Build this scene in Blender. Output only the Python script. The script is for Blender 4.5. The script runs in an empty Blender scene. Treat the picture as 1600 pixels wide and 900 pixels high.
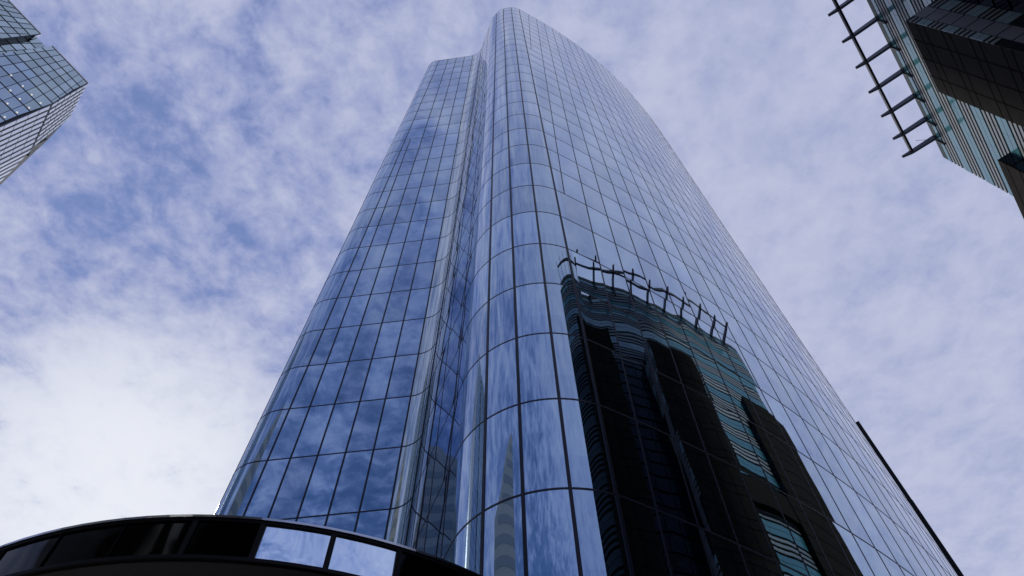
import bpy, math, random
import numpy as np
from mathutils import Vector, Matrix
random.seed(7)
rng = np.random.default_rng(7)

F = 4.2            # one storey of the glass tower, in metres
EYE = 1.6
K0 = 3.377         # height above the eye of the tower's storey line 0, in storeys
col = bpy.context.scene.collection
scene = bpy.context.scene


def W(x, y, z):
    return Vector((x * F, y * F, z * F + EYE))


# ------------------------------------------------------------------ materials
def new_mat(name):
    m = bpy.data.materials.new(name)
    m.use_nodes = True
    nt = m.node_tree
    b = nt.nodes['Principled BSDF']
    return m, nt, b


def simple(name, colr, rough=0.5, metal=0.0, spec=0.5, var=0.0, scale=1.5, bump=0.0, coat=0.0):
    m, nt, b = new_mat(name)
    b.inputs['Base Color'].default_value = (*colr, 1)
    b.inputs['Roughness'].default_value = rough
    b.inputs['Metallic'].default_value = metal
    b.inputs['Specular IOR Level'].default_value = spec
    b.inputs['Coat Weight'].default_value = coat
    if var > 0 or bump > 0:
        tc = nt.nodes.new('ShaderNodeTexCoord')
        n = nt.nodes.new('ShaderNodeTexNoise')
        n.inputs['Scale'].default_value = scale
        n.inputs['Detail'].default_value = 6
        n.inputs['Roughness'].default_value = 0.65
        nt.links.new(tc.outputs['Object'], n.inputs['Vector'])
        if var > 0:
            mr = nt.nodes.new('ShaderNodeMapRange')
            mr.inputs['From Min'].default_value = 0.25
            mr.inputs['From Max'].default_value = 0.75
            mr.inputs['To Min'].default_value = 1 - var
            mr.inputs['To Max'].default_value = 1 + var
            nt.links.new(n.outputs['Fac'], mr.inputs['Value'])
            mx = nt.nodes.new('ShaderNodeMix')
            mx.data_type = 'RGBA'
            mx.blend_type = 'MULTIPLY'
            mx.inputs[0].default_value = 1
            mx.inputs[6].default_value = (*colr, 1)
            nt.links.new(mr.outputs[0], mx.inputs[7])
            nt.links.new(mx.outputs[2], b.inputs['Base Color'])
        if bump > 0:
            bp = nt.nodes.new('ShaderNodeBump')
            bp.inputs['Strength'].default_value = bump
            bp.inputs['Distance'].default_value = 0.02
            nt.links.new(n.outputs['Fac'], bp.inputs['Height'])
            nt.links.new(bp.outputs[0], b.inputs['Normal'])
    return m


def coated_glass(name, tint, rough=0.012, var=0.15):
    """solar-control glass: a metallic coating that mirrors bluish face-on and white at grazing angles;
    every pane gets a slightly different coating from the 'pane' attribute."""
    m, nt, b = new_mat(name)
    b.inputs['Metallic'].default_value = 1.0
    b.inputs['Roughness'].default_value = rough
    at = nt.nodes.new('ShaderNodeAttribute')
    at.attribute_name = 'pane'
    mr = nt.nodes.new('ShaderNodeMapRange')
    mr.inputs['To Min'].default_value = 1 - var
    mr.inputs['To Max'].default_value = 1 + var
    nt.links.new(at.outputs['Fac'], mr.inputs['Value'])
    mx = nt.nodes.new('ShaderNodeMix')
    mx.data_type = 'RGBA'
    mx.blend_type = 'MULTIPLY'
    mx.inputs[0].default_value = 1
    mx.inputs[6].default_value = (*tint, 1)
    nt.links.new(mr.outputs[0], mx.inputs[7])
    nt.links.new(mx.outputs[2], b.inputs['Base Color'])
    return m


M = dict(
    glass=coated_glass('blue_coated_glass', (0.325, 0.445, 0.585)),
    glass_low=coated_glass('blue_coated_spandrel_glass', (0.295, 0.41, 0.555)),
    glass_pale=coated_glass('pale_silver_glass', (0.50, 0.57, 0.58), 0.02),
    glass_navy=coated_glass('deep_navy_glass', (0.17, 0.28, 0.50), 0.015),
    mullion=simple('navy_mullion_paint', (0.006, 0.008, 0.022), 0.45, spec=0.3),
    coping=simple('white_aluminium_coping', (0.82, 0.84, 0.86), 0.4, 0.0, var=0.04),
    black=simple('black_metal', (0.006, 0.006, 0.007), 0.5, spec=0.25),
    roof=simple('grey_roofing', (0.2, 0.2, 0.2), 0.9, var=0.15),
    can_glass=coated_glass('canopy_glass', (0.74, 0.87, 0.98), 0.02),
    can_dark=coated_glass('canopy_dark_reflection_glass', (0.008, 0.010, 0.013), 0.06),  # darkness of the mirrored buildings is put into this tint
    can_frame=simple('canopy_black_frame', (0.006, 0.006, 0.007), 0.5, spec=0.15),
    can_coping=simple('canopy_steel_coping', (0.48, 0.50, 0.54), 0.16, 1.0, var=0.05),
    can_rim=simple('canopy_taupe_soffit', (0.06, 0.052, 0.045), 0.6, var=0.12),
    teal=simple('teal_glass_louvre', (0.066, 0.235, 0.25), 0.14, 0.0, 0.9, var=0.12, scale=0.5, coat=0.3),
    teal_grey=simple('grey_metal_louvre', (0.19, 0.215, 0.21), 0.35, 0.0, 0.5, var=0.1, scale=0.8),
    teal_dark=simple('shaded_teal_glass', (0.010, 0.038, 0.048), 0.2, spec=0.2, var=0.15, scale=0.4),  # darker copy of the teal louvres, shade put into the colour
    gap=simple('dark_louvre_backing', (0.006, 0.010, 0.011), 0.4, spec=0.3),
    pier=simple('dark_brown_granite', (0.022, 0.019, 0.014), 0.85, spec=0.06, var=0.3, scale=0.35),
    joint=simple('granite_joint', (0.012, 0.010, 0.008), 0.9, spec=0.03),
    spandrel=simple('grey_spandrel_panel', (0.26, 0.25, 0.26), 0.4, var=0.12, scale=0.4),
    dimglass=simple('dark_navy_window_glass', (0.006, 0.012, 0.026), 0.15, spec=0.2, var=0.2, scale=0.4),
    steel=simple('slate_blue_steel', (0.075, 0.08, 0.11), 0.45, spec=0.4, var=0.1),
    edge_teal=simple('dark_teal_edge_trim', (0.018, 0.040, 0.042), 0.6, spec=0.15),
    steel_dark=simple('dark_navy_steel', (0.010, 0.011, 0.018), 0.5, spec=0.3),
    fglass=coated_glass('grey_green_coated_glass', (0.42, 0.52, 0.55), 0.03, 0.16),
    fglass_blue=coated_glass('blue_grey_coated_glass', (0.34, 0.44, 0.54), 0.03, 0.16),
    fline=simple('charcoal_mullion', (0.040, 0.047, 0.058), 0.5, spec=0.3),
    white=simple('white_panel', (0.95, 0.98, 0.95), 0.3, 0.45, spec=1.0, var=0.03, scale=0.6, coat=0.5),
    concrete=simple('grey_concrete', (0.12, 0.125, 0.125), 0.8, var=0.2, scale=0.4, bump=0.1),
    pale=simple('pale_return_glass', (0.32, 0.42, 0.42), 0.35, 0.0, 0.6, var=0.05),
    palegrey=simple('pale_grey_louvre', (0.28, 0.29, 0.28), 0.5, var=0.05),
    palewin=simple('stone_coloured_window', (0.33, 0.37, 0.37), 0.4, spec=0.4),
    stone=simple('pale_stone', (0.55, 0.54, 0.48), 0.75, var=0.1, scale=0.5),
    bluewin=simple('blue_ribbon_window', (0.13, 0.21, 0.28), 0.2, spec=0.5, var=0.1, scale=0.3),
    brick=simple('dark_brick', (0.035, 0.028, 0.024), 0.85, var=0.3, scale=2.0, bump=0.1),
    paving=simple('granite_paving', (0.22, 0.21, 0.20), 0.85, var=0.15, scale=0.8, bump=0.1),
    asphalt=simple('asphalt', (0.05, 0.05, 0.052), 0.9, var=0.2, scale=3.0, bump=0.2),
    kerb=simple('kerb_stone', (0.3, 0.3, 0.29), 0.8, var=0.1),
    paint=simple('road_paint', (0.75, 0.75, 0.72), 0.7, var=0.08),
)
ml, nt, b = new_mat('white_facade_lamp')
b.inputs['Base Color'].default_value = (0.9, 0.9, 0.9, 1)
b.inputs['Emission Color'].default_value = (1, 0.97, 0.9, 1)
b.inputs['Emission Strength'].default_value = 0.55
M['lamp'] = ml


# ------------------------------------------------------------------ helpers
class MB:
    """collects faces for ONE mesh object"""

    def __init__(s):
        s.v, s.f, s.mi, s.pane, s.nrm, s.mats = [], [], [], [], [], []
        s.has_n = False

    def mat(s, m):
        if m not in s.mats:
            s.mats.append(m)
        return s.mats.index(m)

    def face(s, pts, m, pane=0.5):
        i = len(s.v)
        s.v += [tuple(p) for p in pts]
        s.pane += [pane] * len(pts)
        s.nrm += [(0, 0, 0)] * len(pts)
        s.f.append(tuple(range(i, i + len(pts))))
        s.mi.append(s.mat(m))

    def hexa(s, p, m, pane=0.5):
        """eight corners: 0-3 one end, 4-7 the other, same winding"""
        i = len(s.v)
        s.v += [tuple(q) for q in p]
        s.pane += [pane] * 8
        s.nrm += [(0, 0, 0)] * 8
        k = s.mat(m)
        for q in ((3, 2, 1, 0), (4, 5, 6, 7), (0, 1, 5, 4), (1, 2, 6, 5), (2, 3, 7, 6), (3, 0, 4, 7)):
            s.f.append(tuple(i + a for a in q))
            s.mi.append(k)

    def box(s, fr, a0, a1, b0, b1, c0, c1, m, pane=0.5):
        """box in the coordinates of frame function fr(a, b, c)"""
        s.hexa([fr(a0, b0, c0), fr(a1, b0, c0), fr(a1, b1, c0), fr(a0, b1, c0),
                fr(a0, b0, c1), fr(a1, b0, c1), fr(a1, b1, c1), fr(a0, b1, c1)], m, pane)

    def bar(s, p, q, w, h, m, up=Vector((0, 0, 1))):
        p, q = Vector(p), Vector(q)
        d = (q - p).normalized()
        sx = d.cross(up)
        if sx.length < 1e-4:
            sx = d.cross(Vector((1, 0, 0)))
        sx.normalize()
        u = sx.cross(d)
        a, c = sx * w / 2, u * h / 2
        s.hexa([p - a - c, p + a - c, p + a + c, p - a + c, q - a - c, q + a - c, q + a + c, q - a + c], m)

    def sweep(s, rings, m, closed=True, caps=True):
        """rings: list of equal-length point loops"""
        i = len(s.v)
        n = len(rings[0])
        for r in rings:
            s.v += [tuple(p) for p in r]
            s.pane += [0.5] * n
            s.nrm += [(0, 0, 0)] * n
        k = s.mat(m)
        for j in range(len(rings) - 1):
            for q in range(n if closed else n - 1):
                q2 = (q + 1) % n
                s.f.append((i + j * n + q, i + j * n + q2, i + (j + 1) * n + q2, i + (j + 1) * n + q))
                s.mi.append(k)
        if caps and closed:
            s.f.append(tuple(i + q for q in reversed(range(n))))
            s.mi.append(k)
            e = i + (len(rings) - 1) * n
            s.f.append(tuple(e + q for q in range(n)))
            s.mi.append(k)

    def build(s, name, parent=None, smooth=False, recalc=True):
        me = bpy.data.meshes.new(name)
        org = parent.location if parent else Vector((0, 0, 0))
        vv = [(x - org.x, y - org.y, z - org.z) for x, y, z in s.v]
        me.from_pydata(vv, [], s.f)
        for m in s.mats:
            me.materials.append(m)
        me.polygons.foreach_set('material_index', s.mi)
        at = me.attributes.new('pane', 'FLOAT', 'POINT')
        at.data.foreach_set('value', s.pane)
        if s.has_n:
            me.polygons.foreach_set('use_smooth', [True] * len(s.f))
            me.update()
            me.normals_split_custom_set_from_vertices(s.nrm)
        else:
            if recalc:
                import bmesh
                bm = bmesh.new()
                bm.from_mesh(me)
                bmesh.ops.recalc_face_normals(bm, faces=bm.faces)
                bm.to_mesh(me)
                bm.free()
            if smooth:
                me.polygons.foreach_set('use_smooth', [True] * len(s.f))
        me.update()
        o = bpy.data.objects.new(name, me)
        col.objects.link(o)
        if parent:
            o.parent = parent
        return o


def thing(name, label, cat, loc, group=None):
    o = bpy.data.objects.new(name, None)
    o.empty_display_size = 0.5
    col.objects.link(o)
    o.location = loc
    o['label'] = label
    o['category'] = cat
    if group:
        o['group'] = group
    return o


# ------------------------------------------------------------------ camera
Mrows = [[0.9994259471398347, 0.033878845665757114, 0.0],
         [0.02939332357384416, -0.8671030454284026, 0.4972608381303247],
         [-0.0168466231906423, 0.49697538412394776, 0.8676010943180783]]
right = Vector([r[0] for r in Mrows])
up = Vector([r[1] for r in Mrows])
fwd = Vector([r[2] for r in Mrows])
cd = bpy.data.cameras.new('camera')
cd.sensor_width = 36
cd.lens = 1030 / 1600 * 36
cd.clip_start = 0.1
cd.clip_end = 5000
cam = bpy.data.objects.new('camera', cd)
mw = Matrix.Identity(4)
for i in range(3):
    mw[i][0], mw[i][1], mw[i][2] = right[i], up[i], -fwd[i]
mw[0][3], mw[1][3], mw[2][3] = 0, 0, EYE
cam.matrix_world = mw
col.objects.link(cam)
scene.camera = cam

# ------------------------------------------------------------------ glass tower: plan of the wall at height k (storeys)
TH = math.radians


class Path:
    """plan of the tower at storey height k: named segments, each giving (x, y)"""

    def __init__(s, k):
        s.k = k
        d1 = np.array([math.cos(TH(-5.5)), math.sin(TH(-5.5))])
        s.L3 = np.array([-3.304 + .0163 * k, 6.170 - .0188 * k])
        s.L4 = np.array([-1.506 + .0049 * k, 6.013 - .0186 * k])
        s.dw = (s.L4 - s.L3) / np.linalg.norm(s.L4 - s.L3)
        # nose
        s.nc, s.nr = np.array([.32, 4.53]), .927
        a0 = TH(-157.0)
        s.na0, s.na1 = a0, TH(-61.0)
        s.R0 = s.nc + s.nr * np.array([math.cos(a0), math.sin(a0)])
        s.dr = np.array([-math.sin(a0), math.cos(a0)])          # direction along the recess, towards the nose
        # fillet between wing line and recess line
        A = np.array([[s.dw[0], s.dr[0]], [s.dw[1], s.dr[1]]])
        q = np.linalg.solve(A, s.R0 - s.L4)
        s.V = s.L4 + q[0] * s.dw
        s.T = max(q[0], .05)
        s.rec0 = s.V + s.T * s.dr
        s.reclen = np.linalg.norm(s.R0 - s.rec0)
        turn = math.acos(np.clip(s.dw.dot(s.dr), -1, 1))
        s.fr = s.T / math.tan(turn / 2)
        s.turn = turn
        nl = np.array([s.dw[1], -s.dw[0]])                     # right of travel = outside
        s.fc = s.L4 + nl * s.fr
        # front
        s.S = s.nc + s.nr * np.array([math.cos(s.na1), math.sin(s.na1)])
        s.tau = np.array([math.cos(TH(29)), math.sin(TH(29))])
        s.delta = .0325 * (k - 6)

    def left(s, w):            # w 0..1 : back wall to left corner mullion
        R = .5
        nrm = np.array([s.dw[1], -s.dw[0]])
        st = s.L3 - s.dw * .13
        c = st - nrm * R
        if w < .3:
            a = w / .3
            end = c + R * np.array([-math.sin(TH(84 - 84)) - 1, 0.0])
            return end + np.array([0.05, 3.4]) * (1 - a)
        if w < .9:
            a = (w - .3) / .6
            ang0 = math.pi
            ang1 = math.atan2(nrm[1], nrm[0])
            if ang1 < 0:
                ang1 += 2 * math.pi
            g = ang0 + (ang1 - ang0) * a
            return c + R * np.array([math.cos(g), math.sin(g)])
        a = (w - .9) / .1
        return st + (s.L3 - st) * a

    def wing(s, w):            # w = distance back from the right-hand mullion, in storeys (0 .. ~1.8)
        return s.L4 - s.dw * w

    def fillet(s, w):
        v = s.L4 - s.fc
        a = -s.turn * w
        ca, sa = math.cos(a), math.sin(a)
        return s.fc + np.array([ca * v[0] - sa * v[1], sa * v[0] + ca * v[1]])

    def recess(s, w):          # w = distance back from the nose
        return s.R0 - s.dr * w

    def nose(s, w):            # w in radians from a0
        g = s.na0 + w
        return s.nc + s.nr * np.array([math.cos(g), math.sin(g)])

    def front(s, w):           # arc length from the nose
        R = 18.1
        u = w - s.delta
        nrm = np.array([-s.tau[1], s.tau[0]])
        A = s.S + s.tau * s.delta
        if u < 0 and s.delta > 0:
            return s.S + s.tau * w
        E = 9.9
        def arc(u):
            g = u / R
            return A + R * math.sin(g) * s.tau + R * (1 - math.cos(g)) * nrm
        if u <= E:
            return arc(u)
        p = arc(E)
        g = E / R + TH(29)
        t = np.array([math.cos(g), math.sin(g)])
        n2 = np.array([-t[1], t[0]])
        r2 = .7
        h = (u - E) / r2
        hm = TH(75)
        if h <= hm:
            return p + r2 * math.sin(h) * t + r2 * (1 - math.cos(h)) * n2
        q = p + r2 * math.sin(hm) * t + r2 * (1 - math.cos(hm)) * n2
        g += hm
        return q + (h - hm) * r2 * np.array([math.cos(g), math.sin(g)])


KB, KT = -3.745, 26.92
_cache = {}


def path(k):
    key = round(k, 4)
    if key not in _cache:
        _cache[key] = Path(k)
    return _cache[key]


def P3(seg, w, k):
    x, y = getattr(path(k), seg)(w)
    return np.array([x * F, y * F, (K0 + k) * F + EYE])


def frame3(seg, w, k):
    e = 0.01
    if seg == 'left':
        e = 0.004
    sgn = -1 if seg in ('wing', 'recess') else 1
    tu = (P3(seg, w + e, k) - P3(seg, w - e, k)) * sgn
    tv = P3(seg, w, k + .05) - P3(seg, w, k - .05)
    tu /= np.linalg.norm(tu)
    tv /= np.linalg.norm(tv)
    n = np.cross(tu, tv)
    n /= np.linalg.norm(n)
    return tu, tv, n


levels = [KB] + list(range(-3, 27)) + [KT]
nose_w = [0.0]
for px, py in ((-.266, 3.814), (.027, 3.646), (.368, 3.597), (.703, 3.688)):
    g = math.atan2(py - 4.53, px - .32)
    nose_w.append(g - TH(-157))
NOSE_END = TH(96.0)


def wing_bounds(k):
    """mullion positions on the wing as distance from the right-hand mullion at height k"""
    p = path(k)
    ln = np.linalg.norm(p.L4 - p.L3)
    return ln


tower = thing('glass_tower', 'tall blue mirror-glass tower with a rounded prow and stepped-back left wing', 'office tower', W(1.5, 7.5, 0) - Vector((0, 0, EYE)))

FRONT_PITCH = .387
FRONT_END = 13.0


def front_w(i, k):
    return path(k).delta + .085 + FRONT_PITCH * i


def row_panes(seg, k0, k1):
    """list of (w at bottom left, w at bottom right, w at top left, w at top right)"""
    out = []
    if seg == 'left':
        b = [0, .3, .58, 1.0]
        out = [(b[i], b[i + 1]) * 2 for i in range(3)]
    elif seg == 'wing':
        n0, n1 = wing_bounds(k0), wing_bounds(k1)
        pos = [0, .366, .735, 1.102]
        if k0 < 15.9:
            pos.append(1.462)
        bot = [n0] + pos[::-1]
        top = [n1] + pos[::-1]
        out = [(bot[i], bot[i + 1], top[i], top[i + 1]) for i in range(len(bot) - 1)]
    elif seg == 'fillet':
        out = [(0, 1, 0, 1)]
    elif seg == 'recess':
        a, b_ = path(k0).reclen, path(k1).reclen
        lo = [a] + [w for w in (1.45, .85, .25) if w < min(a, b_) - .06] + [0]
        hi = [b_] + lo[1:]
        out = [(lo[i], lo[i + 1], hi[i], hi[i + 1]) for i in range(len(lo) - 1)]
    elif seg == 'nose':
        b = nose_w + [NOSE_END]
        out = [(b[i], b[i + 1]) * 2 for i in range(len(b) - 1)]
    else:
        ii = [i for i in range(-12, 45) if front_w(i, k0) >= .075 and front_w(i, k1) < FRONT_END]
        lo = [0] + [front_w(i, k0) for i in ii]
        hi = [0] + [front_w(i, k1) for i in ii]
        out = [(lo[i], lo[i + 1], hi[i], hi[i + 1]) for i in range(len(lo) - 1)]
    return out


panes = []
rgt, upv, fwv = np.array(right), np.array(up), np.array(fwd)


def pixel(p):
    d = np.asarray(p, float) - np.array([0, 0, EYE])
    z = d.dot(fwv)
    return d.dot(rgt) / z * 1030 + 800, 450 - d.dot(upv) / z * 1030, z


def view_area(c, n):
    """picture area of a quad, 0 when it faces away or lies outside the frame"""
    cc_ = np.mean(np.asarray(c, float), axis=0)
    if np.dot(n, np.array([0, 0, EYE]) - cc_) <= 0:
        return 0.0
    q = [pixel(p) for p in c]
    if min(z for _, _, z in q) < .5:
        return 0.0
    mx_, my_ = sum(x for x, _, _ in q) / 4, sum(y for _, y, _ in q) / 4
    if not (0 < mx_ < 1600 and 0 < my_ < 900) or my_ > 790 + .34 * (mx_ - 420) and mx_ < 760:
        return 0.0
    ar = 0
    for i in range(len(q)):
        x0, y0, _ = q[i]
        x1, y1, _ = q[(i + 1) % len(q)]
        ar += x0 * y1 - x1 * y0
    return abs(ar) / 2


def curtain_wall(seg, nu, nv, wob):
    for r in range(len(levels) - 1):
        k0, k1 = levels[r], levels[r + 1]
        for (a0, a1, b0, b1) in row_panes(seg, k0, k1):
            tone = float(np.clip(rng.normal(.5, .22), 0, 1))
            tx, ty = rng.normal(0, .0021, 2) * wob
            px_, py_ = rng.normal(.0035, .0020) * wob, rng.normal(.0045, .0022) * wob
            ph = rng.uniform(0, 6.28, 4)
            am = rng.uniform(.0006, .0024, 2) * wob
            vs, ns = [], []
            for j in range(nv + 1):
                v = j / nv
                k = k0 + (k1 - k0) * v
                for i in range(nu + 1):
                    u = i / nu
                    w = (a0 + (a1 - a0) * u) * (1 - v) + (b0 + (b1 - b0) * u) * v
                    p = P3(seg, w, k)
                    tu, tv, n = frame3(seg, w, k)
                    su = tx + px_ * (2 * u - 1) + am[0] * math.sin(6.28 * v + ph[0] + 2.0 * u)
                    sv = ty + py_ * (2 * v - 1) + am[1] * math.sin(5.2 * u + ph[1] + 1.5 * v) \
                        + am[0] * .8 * math.sin(9.5 * v + ph[2])
                    if seg == 'front':
                        su *= .3
                    nn = n + su * tu + sv * tv
                    nn /= np.linalg.norm(nn)
                    vs.append(tuple(p))
                    ns.append(tuple(nn))
            cs = [vs[0], vs[nu], vs[-1], vs[-1 - nu]]
            panes.append((view_area(cs, np.array(ns[len(ns) // 2])), vs, ns, tone, nu, nv, seg))


def add_pane(mb, pn):
    _, vs, ns, tone, nu, nv, seg = pn
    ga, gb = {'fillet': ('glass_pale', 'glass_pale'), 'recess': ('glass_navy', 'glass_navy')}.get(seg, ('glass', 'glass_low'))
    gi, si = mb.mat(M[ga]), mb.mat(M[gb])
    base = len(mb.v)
    mb.v += vs
    mb.nrm += ns
    mb.pane += [tone] * len(vs)
    for j in range(nv):
        for i in range(nu):
            q = base + j * (nu + 1) + i
            mb.f.append((q, q + 1, q + nu + 2, q + nu + 1))
            mb.mi.append(si if (j + .5) / nv < .34 else gi)


curtain_wall('left', 6, 6, .5)
curtain_wall('wing', 4, 6, .7)
curtain_wall('fillet', 10, 6, .5)
curtain_wall('recess', 4, 6, 1.0)
curtain_wall('nose', 8, 6, .55)
curtain_wall('front', 4, 7, 1.2)
panes.sort(key=lambda q: -q[0])
for pn in panes[:100]:              # the hundred largest panes in view are parts of their own
    mb = MB()
    mb.has_n = True
    add_pane(mb, pn)
    mb.build('window_pane', tower)
mb = MB()
mb.has_n = True
for pn in panes[100:]:
    add_pane(mb, pn)
o = mb.build('window_pane', tower)
o['kind'] = 'stuff'

MW, MO = .0115, .005     # half width and outstand of the mullions, in storeys


def mullion(seg, wf, ka, kb, hw=MW, out=MO, mat='mullion', name='mullion', step=1.0):
    mb = MB()
    n = max(2, int(math.ceil((kb - ka) / step)) + 1)
    rings = []
    for q in range(n):
        k = ka + (kb - ka) * q / (n - 1)
        w = wf(k)
        p = P3(seg, w, k)
        tu, tv, nn = frame3(seg, w, k)
        a, o, i_ = tu * hw * F, nn * out * F, nn * -.012 * F
        rings.append([p - a + i_, p + a + i_, p + a + o, p - a + o])
    mb.sweep(rings, M[mat])
    return mb.build(name, tower)


mullion('left', lambda k: .58, KB, KT, out=.002)
mullion('wing', lambda k: wing_bounds(k), KB, KT)
for q in (0, .366, .735, 1.102):
    mullion('wing', lambda k, q=q: q, KB, KT)
mullion('wing', lambda k: 1.462, KB, 16)
for q in (1.45, .85, .25):
    top = KT
    while path(top).reclen < q + .06:
        top -= .5
    mullion('recess', lambda k, q=q: q, KB, top, hw=.008, out=.003)
mullion('recess', lambda k: path(k).reclen, KB, KT)
for q in nose_w[1:]:
    mullion('nose', lambda k, q=q: q, KB, KT, hw=.0138)
for i in range(-12, 45):
    ks = [k for k in levels if front_w(i, k) >= .075]
    if not ks:
        continue
    ka = min(ks)
    if front_w(i, ka) > 10.9:
        continue
    mullion('front', lambda k, i=i: front_w(i, k), ka, KT, hw=.0088, out=.0022)


def around(k, out, dz=0.0):
    pts = []
    seq = [('left', w) for w in np.linspace(0, .3, 3)] + [('left', w) for w in np.linspace(.34, 1, 12)]
    p = path(k)
    seq += [('wing', w) for w in np.linspace(wing_bounds(k), 0, 4)[1:]]
    seq += [('fillet', w) for w in np.linspace(0, 1, 9)[1:]]
    seq += [('recess', w) for w in np.linspace(p.reclen, 0, 4)[1:]]
    seq += [('nose', w) for w in np.linspace(0, NOSE_END, 22)[1:]]
    seq += [('front', w) for w in np.linspace(0, 9.5, 40)[1:]] + [('front', w) for w in np.linspace(9.7, FRONT_END, 12)]
    for sg, w in seq:
        q = P3(sg, w, k)
        tu, tv, n = frame3(sg, w, k)
        pts.append((q, n))
    return pts


def ring_band(k, h0, h1, o0, o1, mat, name):
    mb = MB()
    rings = []
    for q, n in around(k, 0):
        z0, z1 = np.array([0, 0, h0 * F]), np.array([0, 0, h1 * F])
        rings.append([q + n * o0 * F + z0, q + n * o1 * F + z0, q + n * o1 * F + z1, q + n * o0 * F + z1])
    mb.sweep(rings, M[mat])
    return mb.build(name, tower)


for k in range(-3, 27):
    ring_band(k, -.0102, .0102, -.012, .0018, 'mullion', 'transom')
ring_band(KT, .0, .05, -.06, .003, 'coping', 'roof_coping')
mb = MB()
pts = [q for q, n in around(KT, 0)]
mb.face(pts, M['roof'])
mb.build('roof', tower)
mb = MB()
a, b_ = around(KB, 0), around(KT, 0)
mb.face([a[0][0], a[-1][0], b_[-1][0], b_[0][0]], M['mullion'])
mb.build('rear_wall', tower)


# black blade standing proud of the far right edge
def blade(ka, kb, w, out):
    mb = MB()
    rings = []
    for q in range(12):
        k = ka + (kb - ka) * q / 11
        tu, tv, n = frame3('front', path(k).delta + w, k)
        p = P3('front', path(k).delta + w, k)
        rings.append([p - tu * .05 - n * .1, p + tu * .05 - n * .1, p + tu * .05 + n * out * F, p - tu * .05 + n * out * F])
    mb.sweep(rings, M['black'])
    o = mb.build('edge_blade', tower)
    o['label'] = 'black vertical blade on the right-hand edge of the tower'


BLADE_W = 8.6
blade(KB, 4.9, BLADE_W, .085)
blade(4.9, 7.05, BLADE_W, .08)

# ------------------------------------------------------------------ entrance canopy
HC = 6.0
cc = Vector((-0.75096 * HC, 2.1420 * HC, 0))
RC = 1.0329 * HC
canopy = thing('entrance_canopy', 'round black entrance canopy with a glazed curved fascia at the foot of the tower', 'canopy', Vector((cc.x, cc.y, 0)))


def cpt(ang, r, h):
    return Vector((cc.x + r * math.cos(TH(ang)), cc.y + r * math.sin(TH(ang)), EYE + h))


HL = .893 * HC


def arc_strip(name, a0, a1, n, sect, mat, nrm_wob=None, label=None):
    """sect: list of (radius, height) closed loop"""
    mb = MB()
    rings = [[cpt(a0 + (a1 - a0) * i / n, r, h) for r, h in sect] for i in range(n + 1)]
    mb.sweep(rings, M[mat])
    o = mb.build(name, canopy)
    if label:
        o['label'] = label
    return o


CA0, CA1 = -212, 32
arc_strip('steel_coping', CA0, CA1, 90, [(RC - .25, HC - .035), (RC + .02, HC - .035), (RC + .02, HC), (RC - .25, HC)], 'can_coping')
arc_strip('top_rail', CA0, CA1, 90, [(RC - .2, HC - .075), (RC, HC - .075), (RC, HC - .036), (RC - .2, HC - .036)], 'can_frame')
arc_strip('bottom_rail', CA0, CA1, 90, [(RC - .2, HL), (RC, HL), (RC, HL + .05), (RC - .2, HL + .05)], 'can_frame')
arc_strip('soffit_rim', CA0, CA1, 90, [(RC - .42, HL - .02), (RC - .06, HL - .02), (RC - .06, HL - .002), (RC - .42, HL - .002)], 'can_rim')
mb = MB()
mb.face([cpt(a, RC - .43, HL - .03) for a in np.linspace(CA0, CA0 + 360, 91)[:-1]], M['can_frame'])
mb.build('soffit', canopy)
mb = MB()
mb.face([cpt(a, RC - .26, HC - .03) for a in np.linspace(CA0, CA0 + 360, 91)[:-1]], M['roof'])
mb.build('canopy_roof', canopy)
edges = [-212, -203.5, -195, -186.5, -178, -169.7, -161.4, -153.1, -144.8, -136.5, -128.2, -119.9, -111.6, -103.3, -95, -86.7, -78.8, -70.45, -62.2, -53.9, -45.6, -37.3, -29, -20.7, -12.4, -4.1, 4.2, 12.5, 20.8, 29]
for i in range(len(edges) - 1):
    a0, a1 = edges[i], edges[i + 1]
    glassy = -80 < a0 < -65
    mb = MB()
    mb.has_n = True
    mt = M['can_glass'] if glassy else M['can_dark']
    mi = mb.mat(mt)
    nu, nv = 10, 5
    ph = rng.uniform(0, 6.28, 3) if glassy else (0, 0, 0)
    for j in range(nv + 1):
        for q in range(nu + 1):
            u, v = q / nu, j / nv
            a = a0 + .05 + (a1 - a0 - .1) * u
            p = cpt(a, RC - .03, HL + .05 + (HC - .075 - HL - .05) * v)
            n = np.array([math.cos(TH(a)), math.sin(TH(a)), 0])
            t = np.array([-n[1], n[0], 0])
            n = n + t * (.012 * math.sin(6 * u + ph[0] + 2.5 * v)) + np.array([0, 0, .010 * math.sin(5 * v + ph[1] + 3 * u)])
            n /= np.linalg.norm(n)
            mb.v.append(tuple(p))
            mb.pane.append(.5)
            mb.nrm.append(tuple(n))
    for j in range(nv):
        for q in range(nu):
            s0 = j * (nu + 1) + q
            mb.f.append((s0, s0 + 1, s0 + nu + 2, s0 + nu + 1))
            mb.mi.append(mi)
    o = mb.build('fascia_panel', canopy)
    if glassy:
        o['label'] = 'clear mirror-glass fascia panel reflecting the sky'
    mwid = .34 if -88 < a1 < -55 else .04
    arc_strip('fascia_mullion', a1 - mwid, a1 + mwid, 1, [(RC - .1, HL + .05), (RC - .004, HL + .05), (RC - .004, HC - .075), (RC - .1, HC - .075)], 'can_frame')
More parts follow.
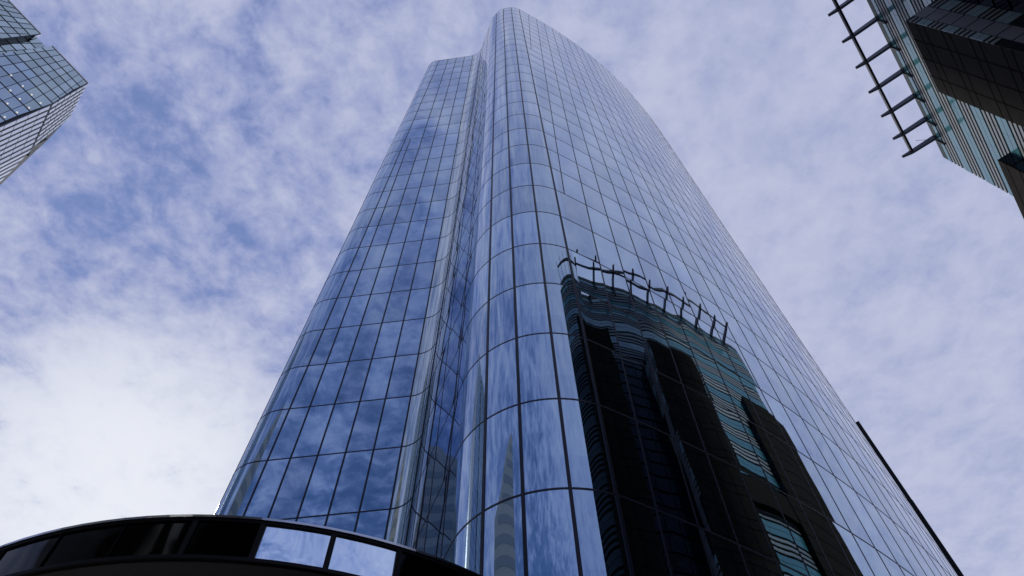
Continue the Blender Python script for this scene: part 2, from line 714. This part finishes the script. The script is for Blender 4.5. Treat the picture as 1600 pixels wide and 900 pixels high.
# columns that carry the canopy
for ang in (-135, -80, -25):
    mb = MB()
    rings = []
    for z in (0, HL + EYE - .03):
        c0 = Vector((cc.x + 4.6 * math.cos(TH(ang)), cc.y + 4.6 * math.sin(TH(ang)), z))
        rings.append([c0 + Vector((.16 * math.cos(g), .16 * math.sin(g), 0)) for g in np.linspace(0, 2 * math.pi, 17)[:-1]])
    mb.sweep(rings, M['can_frame'])
    mb.build('column', canopy, smooth=False)

# ------------------------------------------------------------------ louvred office block on the right
C1 = np.array([17.149, 8.867])
eT = np.array([-.6034, -.7975])
eT /= np.linalg.norm(eT)
nP = np.array([eT[1], -eT[0]])           # outward, towards the glass tower and the street
if nP.dot(-C1) < 0:
    nP = -nP
block = thing('louvred_office_block', 'teal louvred office block with dark brown piers and a projecting roof trellis', 'office building', W(12, 2, 0) - Vector((0, 0, EYE)))


def RB(t, p, z):
    q = C1 + t * eT + p * nP
    return W(q[0] * RBS, q[1] * RBS, z * RBS)


RBS = .965
ZG = -EYE / F
mb = MB()
mb.box(RB, .03, 17.37, -8, -.0, ZG * 1.04, 24.3, M['gap'])
mb.build('wall', block)
mb = MB()
mb.box(RB, -.03, 17.43, -8.05, .06, 24.42, 24.74, M['edge_teal'])
mb.build('roof_edge', block)
# louvre bands, one object per storey of 1.25 tower storeys
segs_top = [(-.02, 15.5)]
zt = 22.07 + 1.25 * 2
n = 0
while zt > -.3:
    lo = zt - 1.25
    if zt > 20.2:
        segs = [(0.0, 17.4)]
    elif zt > 15.2:
        segs = [(-.02, 5.42), (14.0, 17.4)]
    else:
        segs = [(2.45, 5.42), (14.0, 17.4)]
    strips = [(0, .23, 'teal'), (.25, .48, 'teal'), (.585, .70, 'teal_grey'), (.80, .92, 'teal_grey'), (1.02, 1.14, 'teal_grey')]
    for (t0, t1) in segs:
        mb = MB()
        for (a, c, mt) in strips:
            z1, z0 = zt - a, zt - c
            if z1 > 24.4:
                continue
            if 13.75 < z0 < 14.95 and t0 < 3:
                continue
            nt_ = max(1, int(round((t1 - t0) / 1.15)))
            for q in range(nt_):
                ta = t0 + (t1 - t0) * q / nt_ + .004
                tb = t0 + (t1 - t0) * (q + 1) / nt_ - .004
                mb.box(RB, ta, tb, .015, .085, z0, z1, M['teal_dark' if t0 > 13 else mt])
        if mb.v:
            mb.box(RB, t0, t1, .003, .018, max(lo, 0) + .004, min(zt, 24.4) - .004, M['gap'])
            mb.build('louvre_band', block)
    zt = lo
# corner louvre ends on the flank (t<0 side)
mb = MB()
zt = 22.07 + 1.25 * 2
while zt > 15:
    for (a, c, mt) in strips:
        z1, z0 = zt - a, zt - c
        if z1 < 24.4:
            mb.box(RB, -.05, .02, -7.9, .015, z0, z1, M[mt])
    zt -= 1.25
mb.build('flank_louvres', block)


def sub(mb_, name, part, root):
    """sub-part: mesh in the same local space as its part"""
    o = mb_.build(name, root)
    o.parent = part
    return o


def pier2(t0, t1, p1, ztop):
    root = MB()
    root.box(RB, t0, t1, .0, p1, ZG, ztop, M['pier'])
    o = root.build('stone_pier', block)
    j = MB()
    z, q = ztop - .55, 0
    while z > 0:
        j.box(RB, t0 + .005, t1 - .005, p1, p1 + .006, z - .02, z + .02, M['joint'])
        z -= .85 if q % 2 else .35
        q += 1
    t = t0 + .62
    while t < t1 - .2:
        j.box(RB, t - .012, t + .012, p1 + .007, p1 + .012, ZG, ztop - .01, M['joint'])
        t += .66
    sub(j, 'stone_joints', o, block)
    return o


pier2(5.42, 8.0, 1.0, 20.0)
pier2(10.0, 14.0, 1.0, 20.0)
# glazed return of the first pier (faces the recess)
mb = MB()
zt = 20.0
SB = 16.1
q = 0
strip2 = [(0, .24, 'pale'), (.26, .5, 'pale'), (.59, .70, 'palegrey'), (.79, .90, 'palegrey'), (.99, 1.10, 'palegrey')]
zt = 20.0 - .03
off = .62
zz = zt + off
while zz > 3:
    for (a, c, mt) in strip2:
        z1, z0 = zz - a, zz - c
        if z1 > 19.98 or (z0 < SB and z1 > SB - 1.0) or (z0 < 12.2 and z1 > 10.9):
            continue
        mb.box(RB, 8.0, 8.03, .80, .995, z0, z1, M[mt])
        if z0 > SB + .3:
            mb.box(RB, 8.0, 8.03, .02, .37, z0, z1, M[mt])
    zz -= 1.19
mb.box(RB, 7.99, 8.012, .0, 1.0 - .005, 3, 19.97, M['gap'])
mb.build('louvre_return', block)
z = 19.95
while z > 5:
    mb = MB()
    mb.box(RB, 8.0, 8.025, .395, .775, z - .56, z, M['spandrel'])
    mb.build('spandrel_panel', block)
    z -= .60
# recess windows between the piers
z = 19.9
while z > 4:
    for a in (8.08, 8.71, 9.34):
        mb = MB()
        mb.box(RB, a, a + .58, .01, .05, z - .52, z, M['dimglass'])
        mb.build('window', block)
    z -= .625
# corner bay
mb = MB()
mb.box(RB, -.55, 2.36, -2.0, .45, ZG, 19.7, M['pier'])
o = mb.build('corner_bay', block)
j = MB()
z = 19.3
while z > 0:
    j.box(RB, -.54, 2.35, .45, .456, z - .02, z + .02, M['joint'])
    z -= .6
sub(j, 'stone_joints', o, block)
j = MB()
z = 19.6
while z > 15:
    j.box(RB, 2.36, 2.375, .03, .42, z - .52, z, M['dimglass'])
    z -= .58
sub(j, 'side_window', o, block)
mb = MB()
mb.box(RB, 2.36, 5.42, .0, .4, 13.75, 14.9, M['pier'])
mb.build('link_beam', block)

# roof trellis
fins = [1.03, 1.95, 3.07]
while fins[-1] < 16.4:
    fins.append(fins[-1] + 1.15)
ZR = 24.70
for t in fins:
    mb = MB()
    hw = .045
    prof = [(.02, ZR - .17), (1.0, ZR - .13), (1.33, ZR - .0), (1.33, ZR + .05), (.02, ZR + .09)]
    rings = [[RB(t - hw, p, z) for p, z in prof], [RB(t + hw, p, z) for p, z in prof]]
    mb.sweep(rings, M['steel'])
    mb.build('trellis_fin', block)
    mb = MB()
    mb.box(RB, t - .03, t + .03, .088, .15, 23.9, 24.4, M['steel_dark'])
    mb.build('fin_bracket', block)
mb = MB()
mb.box(RB, fins[0] - .04, fins[-1] + .065, .93, 1.01, ZR - .13, ZR + .05, M['steel_dark'])
mb.build('trellis_beam', block)
mb = MB()
mb.bar(RB(1.0, .1, 24.6), RB(1.25, .62, 24.85), .05, .05, M['steel'])
mb.build('aerial_rod', block)

# ------------------------------------------------------------------ faceted tower on the left
A3 = np.array([-22.056, 7.283])
dA = np.array([.52275, .85249])
nA = np.array([.85249, -.52275])
facet = thing('faceted_tower', 'grey-green faceted glass tower with white banded flank and rooftop notch, cropped at left', 'office tower', W(-25, 6, 0) - Vector((0, 0, EYE)))


def GP(s, p, z):
    q = A3 + s * dA + p * nA
    return W(q[0], q[1], z)


floorsG = [36.0, 35.25, 34.6, 33.93, 33.25, 32.55, 31.72, 30.86, 30.0, 29.15, 28.3, 27.45, 26.6, 25.75, 24.9, 24, 23, 22, 21, 20, 18, 16, 14, 12, 10, 8, 6, 4, 2, ZG]


def mull_s(i, z):
    top = -.25 - .295 * i
    v = min(max((36 - z) / 5.0, 0), 1.6)
    low = .27 - .475 * i
    return top + (low - top) * min(v, 1) if z > 31 else low


def right_s(z):
    return float(np.interp(z, [20, 29, 30, 31.6, 32.43, 33.3, 33.9, 34.6, 36], [.12, .12, .12, .19, .24, .15, .10, .03, 0]))


S_UP, S_LO = -2.93, -2.24


def s_up(z):
    return S_UP - .33 * min((36 - z) / 3.6, 3)


def s_lo(z):
    return S_LO - .33 * min((36 - z) / 3.6, 3)


gl = []
lines = MB()
tones = {}


def pane_quad(mb, pts, n, mat, wob=.004):
    tx, ty = rng.normal(0, wob, 2)
    nn = n + Vector((0, 0, 1)) * ty + n.cross(Vector((0, 0, 1))) * tx
    nn.normalize()
    mb.append((view_area(pts, np.array(nn)), pts, nn, mat, float(rng.uniform(0, 1))))


nG = Vector((nA[0], nA[1], 0))
rec_p = -.30
for r in range(len(floorsG) - 1):
    z1, z0 = floorsG[r], floorsG[r + 1]
    # region edges
    for region in ('low', 'rec', 'up'):
        p = rec_p if region == 'rec' else 0
        if region == 'low':
            rg = lambda z: (s_lo(z), right_s(z))
        elif region == 'rec':
            rg = lambda z: (s_up(z) - .15, s_lo(z) + .05)
        else:
            rg = lambda z: (-9.0, s_up(z))
        cuts0 = [rg(z0)[0]] + [mull_s(i, z0) for i in range(32, -3, -1) if rg(z0)[0] + .03 < mull_s(i, z0) < rg(z0)[1] - .03 and rg(z1)[0] + .03 < mull_s(i, z1) < rg(z1)[1] - .03] + [rg(z0)[1]]
        cuts1 = [rg(z1)[0]] + [mull_s(i, z1) for i in range(32, -3, -1) if rg(z0)[0] + .03 < mull_s(i, z0) < rg(z0)[1] - .03 and rg(z1)[0] + .03 < mull_s(i, z1) < rg(z1)[1] - .03] + [rg(z1)[1]]
        for q in range(len(cuts0) - 1):
            mid = (cuts0[q] + cuts0[q + 1]) / 2
            fold = z1 < 33.3 and mid < -.15 - (z1 - 31.7) * .55
            pane_quad(gl, [GP(cuts0[q], p, z0), GP(cuts0[q + 1], p, z0), GP(cuts1[q + 1], p, z1), GP(cuts1[q], p, z1)], nG + Vector((0, 0, .02 if fold else 0)), 'fglass_blue' if fold and region == 'low' else 'fglass')
            if q > 0:
                lines.bar(GP(cuts0[q], p + .004, z0), GP(cuts1[q], p + .004, z1), .09, .1, M['fline'], up=nG)
        lines.bar(GP(cuts0[0], p + .006, z0), GP(cuts0[-1], p + .006, z0), .12, .13, M['fline'], up=nG)
        lines.bar(GP(cuts0[-1], p + .003, z0), GP(cuts1[-1], p + .003, z1), .14, .11, M['fline'], up=nG)


def flat_pane(mb, q):
    i = len(mb.v)
    mb.v += [tuple(p) for p in q[1]]
    mb.pane += [q[4]] * 4
    mb.nrm += [tuple(q[2])] * 4
    mb.f.append((i, i + 1, i + 2, i + 3))
    mb.mi.append(mb.mat(M[q[3]]))


gl.sort(key=lambda q: -q[0])
for q in gl[:100]:
    mb = MB()
    mb.has_n = True
    flat_pane(mb, q)
    mb.build('window_pane', facet)
mb = MB()
mb.has_n = True
for q in gl[100:]:
    flat_pane(mb, q)
o = mb.build('window_pane', facet)
o['kind'] = 'stuff'
lines.build('mullion_grid', facet)
mb = MB()
mb.box(GP, S_LO, .0, -.1, .03, 36.0, 36.08, M['coping'])
mb.box(GP, -9, S_UP + .01, -.1, .03, 36.0, 36.08, M['coping'])
mb.build('roof_coping', facet)
mb = MB()
for (za, zb) in ((ZG, 10), (10, 20), (20, 28), (28, 32), (32, 34), (34, 35.98)):
    # returns of the notch
    mb.hexa([GP(s_up(za), rec_p - .02, za), GP(s_up(za), -.003, za), GP(s_up(za) + .012, -.003, za), GP(s_up(za) + .012, rec_p - .02, za),
             GP(s_up(zb), rec_p - .02, zb), GP(s_up(zb), -.003, zb), GP(s_up(zb) + .012, -.003, zb), GP(s_up(zb) + .012, rec_p - .02, zb)], M['gap'])
mb.build('notch_return', facet)
mb = MB()
mb.box(GP, S_UP + .012, S_UP + .03, -.26, .012, 35.5, 36.02, M['white'])
mb.build('notch_cap', facet)

# white banded flank: W1, sloped facet W2 and far facet W3
E = np.array([-21.928, 7.492, 32.43])
dW = np.array([-.64245, .76633])
nW = np.array([dW[1], -dW[0]])
NCOL = 8
CW = .345


def WP(w, p, z):
    q = E[:2] + w * dW + p * nW
    return W(q[0], q[1], z)


bk = MB()
bk.hexa([WP(0, -.5, ZG), WP(NCOL * CW, -.5, ZG), WP(NCOL * CW, -.004, ZG), WP(0, -.004, ZG),
         WP(0, -.5, 32.43), WP(NCOL * CW, -.5, 32.43), WP(NCOL * CW, -.004, 32.43), WP(0, -.004, 32.43)], M['fline'])
bk.build('flank_backing', facet)
rest = MB()
z, r = 32.30, 0
while z > 18:
    for c in range(NCOL):
        mb = MB() if r < 6 else rest
        mb.box(WP, c * CW + .03, c * CW + .235, -.003, .02, z - .815, z - .015, M['white'])
        if r < 6:
            mb.build('white_panel', facet)
    z -= .85
    r += 1
o = rest.build('white_panel', facet)
o['kind'] = 'stuff'
# sloped facet
F1 = E[:2] + NCOL * CW * dW
Cc = np.array([-23.478, 9.013, 35.666])


def W2pt(u, v):
    """u along the rows (0 at A3 side .. 1 at the far edge), v from top tip (0) to the crease (1)"""
    top = np.array([A3[0], A3[1], 36.0]) * (1 - u) + Cc * u
    bot = E * (1 - u) + np.array([F1[0], F1[1], 32.43]) * u
    return top * (1 - v) + bot * v


w2n = np.cross(W2pt(0, 1) - W2pt(0, 0), W2pt(1, 0) - W2pt(0, 0))
w2n /= np.linalg.norm(w2n)
if w2n.dot(-W2pt(.5, .5)) < 0:
    w2n = -w2n


def W2P(u, v, p):
    q = W2pt(u, v) + w2n * p
    return W(q[0], q[1], q[2])


bk = MB()
bk.hexa([W2P(0, 0, -.4), W2P(1, 0, -.4), W2P(1, 1, -.4), W2P(0, 1, -.4), W2P(0, 0, -.004), W2P(1, 0, -.004), W2P(1, 1, -.004), W2P(0, 1, -.004)], M['fline'])
bk.build('flank_backing', facet)
for c in range(NCOL):
    for r in range(6):
        mb = MB()
        u0, u1 = (c + .10) / NCOL, (c + .60) / NCOL
        v0, v1 = r / 6 + .012, (r + 1) / 6 - .012
        mb.hexa([W2P(u0, v0, -.003), W2P(u1, v0, -.003), W2P(u1, v1, -.003), W2P(u0, v1, -.003),
                 W2P(u0, v0, .03), W2P(u1, v0, .03), W2P(u1, v1, .03), W2P(u0, v1, .03)], M['white'])
        mb.build('white_panel', facet)
# far facet: grey concrete edge with thin white strips
d3 = np.array([-.7413, .6712])
n3 = np.array([d3[1], -d3[0]])


def W3P(w, p, z):
    q = F1 + w * d3 + p * n3
    return W(q[0], q[1], z)


mb = MB()
prof3 = [(-.06, ZG), (2.6, ZG), (2.6, 31.62), (2.48, 31.72), (1.49, 32.51), (.96, 32.94), (.12, 33.62), (-.06, 33.72)]
mb.sweep([[W3P(w, -.75, z) for w, z in prof3], [W3P(w, -.02, z) for w, z in prof3]], M['concrete'])
mb.build('concrete_edge', facet)
mb = MB()
edge2 = [(1.0, .0), (1.0, .04), (1.07, .25), (1.15, .41), (1.21, .56), (1.24, .72), (1.2, 1.0), (1.0, 1.0)]
mb.sweep([[W2P(u, v, -.5) for u, v in edge2], [W2P(u, v, -.012) for u, v in edge2]], M['concrete'])
mb.build('concrete_edge', facet)
for c in range(5):
    mb = MB()
    w0 = .08 + c * .40
    zt0, zt1 = np.interp([w0, w0 + .2], [0, .63, 1.14, 1.60, 1.96, 2.5], [32.45, 32.1, 31.89, 31.59, 31.35, 31.0])
    mb.hexa([W3P(w0, -.022, 20), W3P(w0 + .2, -.022, 20), W3P(w0 + .2, .02, 20), W3P(w0, .02, 20),
             W3P(w0, -.022, zt0), W3P(w0 + .2, -.022, zt1), W3P(w0 + .2, .02, zt1), W3P(w0, .02, zt0)], M['white'])
    mb.build('white_strip', facet)
# back of the tower and roof
mb = MB()
q0, q1 = A3 - 9 * dA, A3.copy()
bkp = [A3 - 9 * dA - nA * .45, A3 - .45 * nA, E[:2] - .6 * nA, F1 - .6 * nW, F1 + 2.4 * d3 - n3 * .8, F1 + 2.4 * d3 - 4 * dA - n3, A3 - 9 * dA - nA * 8]
mb.sweep([[W(p[0], p[1], z) for p in bkp] for z in (ZG, 24.3)], M['concrete'])
mb.build('core', facet)
# little round lamps on the glass
for (s, z) in ((-1.54, 31.74), (-.94, 31.78), (-.46, 31.79), (.01, 31.81), (-.95, 30.89), (-.48, 30.93), (.01, 30.94), (-.49, 30.07), (-.01, 30.09), (-.03, 29.26)):
    mb = MB()
    rings = []
    for (r, p) in ((.16, .0), (.16, .03), (.15, .045), (.05, .05)):
        c0 = GP(s, .02 + p, z)
        tdir = Vector((dA[0], dA[1], 0))
        rings.append([c0 + tdir * r * math.cos(g) + Vector((0, 0, 1)) * r * math.sin(g) for g in np.linspace(0, 2 * math.pi, 13)[:-1]])
    mb.sweep(rings, M['lamp'])
    mb.build('facade_lamp', facet)

# ------------------------------------------------------------------ buildings behind the viewer (the glass mirrors them)
P1 = np.array([-22.5, -18.0])
P2 = np.array([-28.9, -8.0])
dS = (P2 - P1) / np.linalg.norm(P2 - P1)
nS = np.array([-dS[1], dS[0]])
if nS.dot(-P1) < 0:
    nS = -nS
stone = thing('stone_tower', 'pale stone tower with blue ribbon windows and a sloping crown, mirrored in the glass', 'office tower', W(-27, -14, 0) - Vector((0, 0, EYE)))


def SP(w, p, z):
    q = P1 + w * dS + p * nS
    return W(q[0], q[1], z)


def crown(w):
    return float(np.interp(w, [0, 1.2, 3, 5.5, 8, 12], [38.6, 38.2, 37.0, 34.6, 32.0, 30.2]))


ws = np.linspace(0, 12, 22)
mb = MB()
loop = [(w, crown(w)) for w in ws] + [(12, ZG), (0, ZG)]
mb.sweep([[SP(w, -7, z) for w, z in loop], [SP(w, 0, z) for w, z in loop]], M['stone'])
mb.build('stone_wall', stone)
z = 37.0
while z > 2:
    mb = MB()
    for i in range(12):
        w0, w1 = .02 + i * 1.0, .96 + i * 1.0
        if crown(w1) > z + .5:
            mb.box(SP, w0, w1 + .04, .0, .02, z - .78, z, M['palewin'])
    if mb.v:
        mb.build('ribbon_window', stone)
    mb = MB()
    mb.box(lambda a_, p_, z_: SP(p_, a_, z_), -6.9, -.1, -.02, .0, z - .78, z, M['bluewin'])
    mb.build('ribbon_window', stone)
    z -= 1.7

brick = thing('brick_building', 'low dark brick building across the plaza, mirrored black in the canopy fascia', 'building', Vector((-16, -14, 0)))
mb = MB()
def BR(x, y, z):
    return Vector((x, y, z))
mb.box(BR, -34, -4.6, -24, -8.5, 0, 23, M['brick'])
mb.build('brick_wall', brick)
mb = MB()
mb.box(BR, -34.2, -4.4, -24.2, -8.3, 23.0, 23.5, M['concrete'])
mb.build('cornice', brick)
for fl in range(6):
    for i in range(9):
        mb = MB()
        x = -32.5 + i * 3.1
        z = 1.2 + fl * 3.6
        mb.box(BR, x, x + 1.5, -8.5, -8.46, z, z + 2.1, M['dimglass'])
        mb.build('window', brick)

# ------------------------------------------------------------------ ground
def struct(name, mb):
    o = mb.build(name)
    o['kind'] = 'structure'
    return o


mb = MB()
mb.face([(-900, -900, 0), (900, -900, 0), (900, 900, 0), (-900, 900, 0)], M['paving'])
struct('ground', mb)
# a street runs between the tower and the louvred block
def ST(a, b, z):
    q = np.array([17.15, 8.87]) * F + eT * a + nP * (18 + b)
    return Vector((q[0], q[1], z))
mb = MB()
mb.face([ST(-300, -5, .004), ST(-300, 5, .004), ST(300, 5, .004), ST(300, -5, .004)], M['asphalt'])
struct('road', mb)
mb = MB()
mb.box(ST, -300, 300, -5.25, -5.0, 0, .12, M['kerb'])
mb.box(ST, -300, 300, 5.0, 5.25, 0, .12, M['kerb'])
struct('kerb', mb)
mb = MB()
a = -290
while a < 290:
    mb.face([ST(a, -.06, .008), ST(a, .06, .008), ST(a + 3, .06, .008), ST(a + 3, -.06, .008)], M['paint'])
    a += 8
struct('road_marking', mb)

# ------------------------------------------------------------------ sky, clouds and sun
SUN_AZ = 121.0      # degrees from +x towards +y
SUN_EL = 37.0
sd = Vector((math.cos(TH(SUN_EL)) * math.cos(TH(SUN_AZ)), math.cos(TH(SUN_EL)) * math.sin(TH(SUN_AZ)), math.sin(TH(SUN_EL))))
world = bpy.data.worlds.new('World')
scene.world = world
world.use_nodes = True
nt = world.node_tree
N = nt.nodes
for n_ in list(N):
    N.remove(n_)
out = N.new('ShaderNodeOutputWorld')
bg = N.new('ShaderNodeBackground')
bg.inputs['Strength'].default_value = 0.1
nt.links.new(bg.outputs[0], out.inputs[0])
sky = N.new('ShaderNodeTexSky')
sky.sky_type = 'NISHITA'
sky.sun_disc = False
sky.sun_elevation = TH(SUN_EL)
sky.sun_rotation = TH(90 - SUN_AZ)
sky.air_density = 1.0
sky.dust_density = 0.0
sky.ozone_density = 3.0


def lk(a, b):
    nt.links.new(a, b)


def math_(op, a, b=None, clamp=False):
    n_ = N.new('ShaderNodeMath')
    n_.operation = op
    n_.use_clamp = clamp
    for i, v in enumerate((a, b)):
        if v is None:
            continue
        if isinstance(v, (int, float)):
            n_.inputs[i].default_value = v
        else:
            lk(v, n_.inputs[i])
    return n_.outputs[0]


def ramp(v, lo, hi, a=0.0, b=1.0, smooth=True):
    n_ = N.new('ShaderNodeMapRange')
    n_.interpolation_type = 'SMOOTHSTEP' if smooth else 'LINEAR'
    for i, q in ((0, v), (1, lo), (2, hi), (3, a), (4, b)):
        if isinstance(q, (int, float)):
            n_.inputs[i].default_value = q
        else:
            lk(q, n_.inputs[i])
    return n_.outputs[0]


def mixc(f, a, b):
    n_ = N.new('ShaderNodeMix')
    n_.data_type = 'RGBA'
    for i, q in ((0, f), (6, a), (7, b)):
        if isinstance(q, (int, float)):
            n_.inputs[i].default_value = q
        elif isinstance(q, tuple):
            n_.inputs[i].default_value = (*q, 1)
        else:
            lk(q, n_.inputs[i])
    return n_.outputs[2]


def noise(vec, scale, detail, rough, dist=0.0):
    n_ = N.new('ShaderNodeTexNoise')
    n_.inputs['Scale'].default_value = scale
    n_.inputs['Detail'].default_value = detail
    n_.inputs['Roughness'].default_value = rough
    n_.inputs['Distortion'].default_value = dist
    lk(vec, n_.inputs['Vector'])
    return n_.outputs['Fac']


tc = N.new('ShaderNodeTexCoord')
sep = N.new('ShaderNodeSeparateXYZ')
lk(tc.outputs['Generated'], sep.inputs[0])
zc = math_('MAXIMUM', sep.outputs[2], 0.06)
cu = math_('DIVIDE', sep.outputs[0], zc)
cv = math_('DIVIDE', sep.outputs[1], zc)
com = N.new('ShaderNodeCombineXYZ')
lk(cu, com.inputs[0])
lk(cv, com.inputs[1])
com.inputs[2].default_value = 1.7
big = noise(com.outputs[0], 2.6, 4, .5)
mid = noise(com.outputs[0], 9.6, 8, .60, .35)
fine = noise(com.outputs[0], 24.0, 6, .6, .2)
den = math_('ADD', math_('MULTIPLY', mid, .62), math_('MULTIPLY', fine, .38))
den = math_('ADD', den, math_('MULTIPLY', math_('SUBTRACT', big, .5), .22))
# the deck thickens to the right and towards the sun and breaks up behind the viewer
den = math_('ADD', .5, math_('MULTIPLY', math_('SUBTRACT', den, .5), math_('MULTIPLY', ramp(cu, -.35, .4, 1.25, .6), ramp(cv, -1.0, -.1, .85, 1.0))))
side = ramp(cu, -.55, .35, 0.035, .19)
fwdc = ramp(cv, -1.4, -.15, -.13, 0.03)
sund = N.new('ShaderNodeVectorMath')
sund.operation = 'DOT_PRODUCT'
lk(tc.outputs['Generated'], sund.inputs[0])
sund.inputs[1].default_value = Vector((-.51, .63, .59)).normalized()     # the brightest, thickest part of the deck
sdot = sund.outputs['Value']
glow = ramp(sdot, .958, 1.006)
glow = math_('MULTIPLY', glow, ramp(den, .25, .55, .88, 1.0))
cov = math_('ADD', math_('ADD', den, side), math_('ADD', fwdc, math_('MULTIPLY', glow, .16)))
alpha = ramp(cov, .34, .57, ramp(cv, -1.2, -.3, .16, .45), .95)
tone = ramp(cov, .42, .84)
cl_dark = (2.5, 3.05, 5.7)
cl_light = (5.35, 5.65, 7.4)
ccol = mixc(tone, cl_dark, cl_light)
ccol = mixc(glow, ccol, (8.7, 8.9, 9.5))
hs = N.new('ShaderNodeHueSaturation')
hs.inputs['Hue'].default_value = .505
hs.inputs['Saturation'].default_value = 1.12
hs.inputs['Value'].default_value = 1.15
lk(sky.outputs[0], hs.inputs['Color'])
fin = mixc(alpha, hs.outputs[0], ccol)
lk(fin, bg.inputs['Color'])

sl = bpy.data.lights.new('sun', 'SUN')
sl.energy = 1.5
sl.angle = TH(10)
sl.color = (1.0, .96, .9)
so = bpy.data.objects.new('sun', sl)
so.rotation_euler = sd.to_track_quat('Z', 'Y').to_euler()
so.location = (0, 0, 200)
col.objects.link(so)

scene.view_settings.view_transform = 'Standard'
scene.view_settings.look = 'None'
scene.view_settings.exposure = 0
scene.view_settings.gamma = 1
scene.view_settings.use_curve_mapping = False
scene.cycles.max_bounces = 8
scene.cycles.glossy_bounces = 6
scene.cycles.caustics_reflective = False
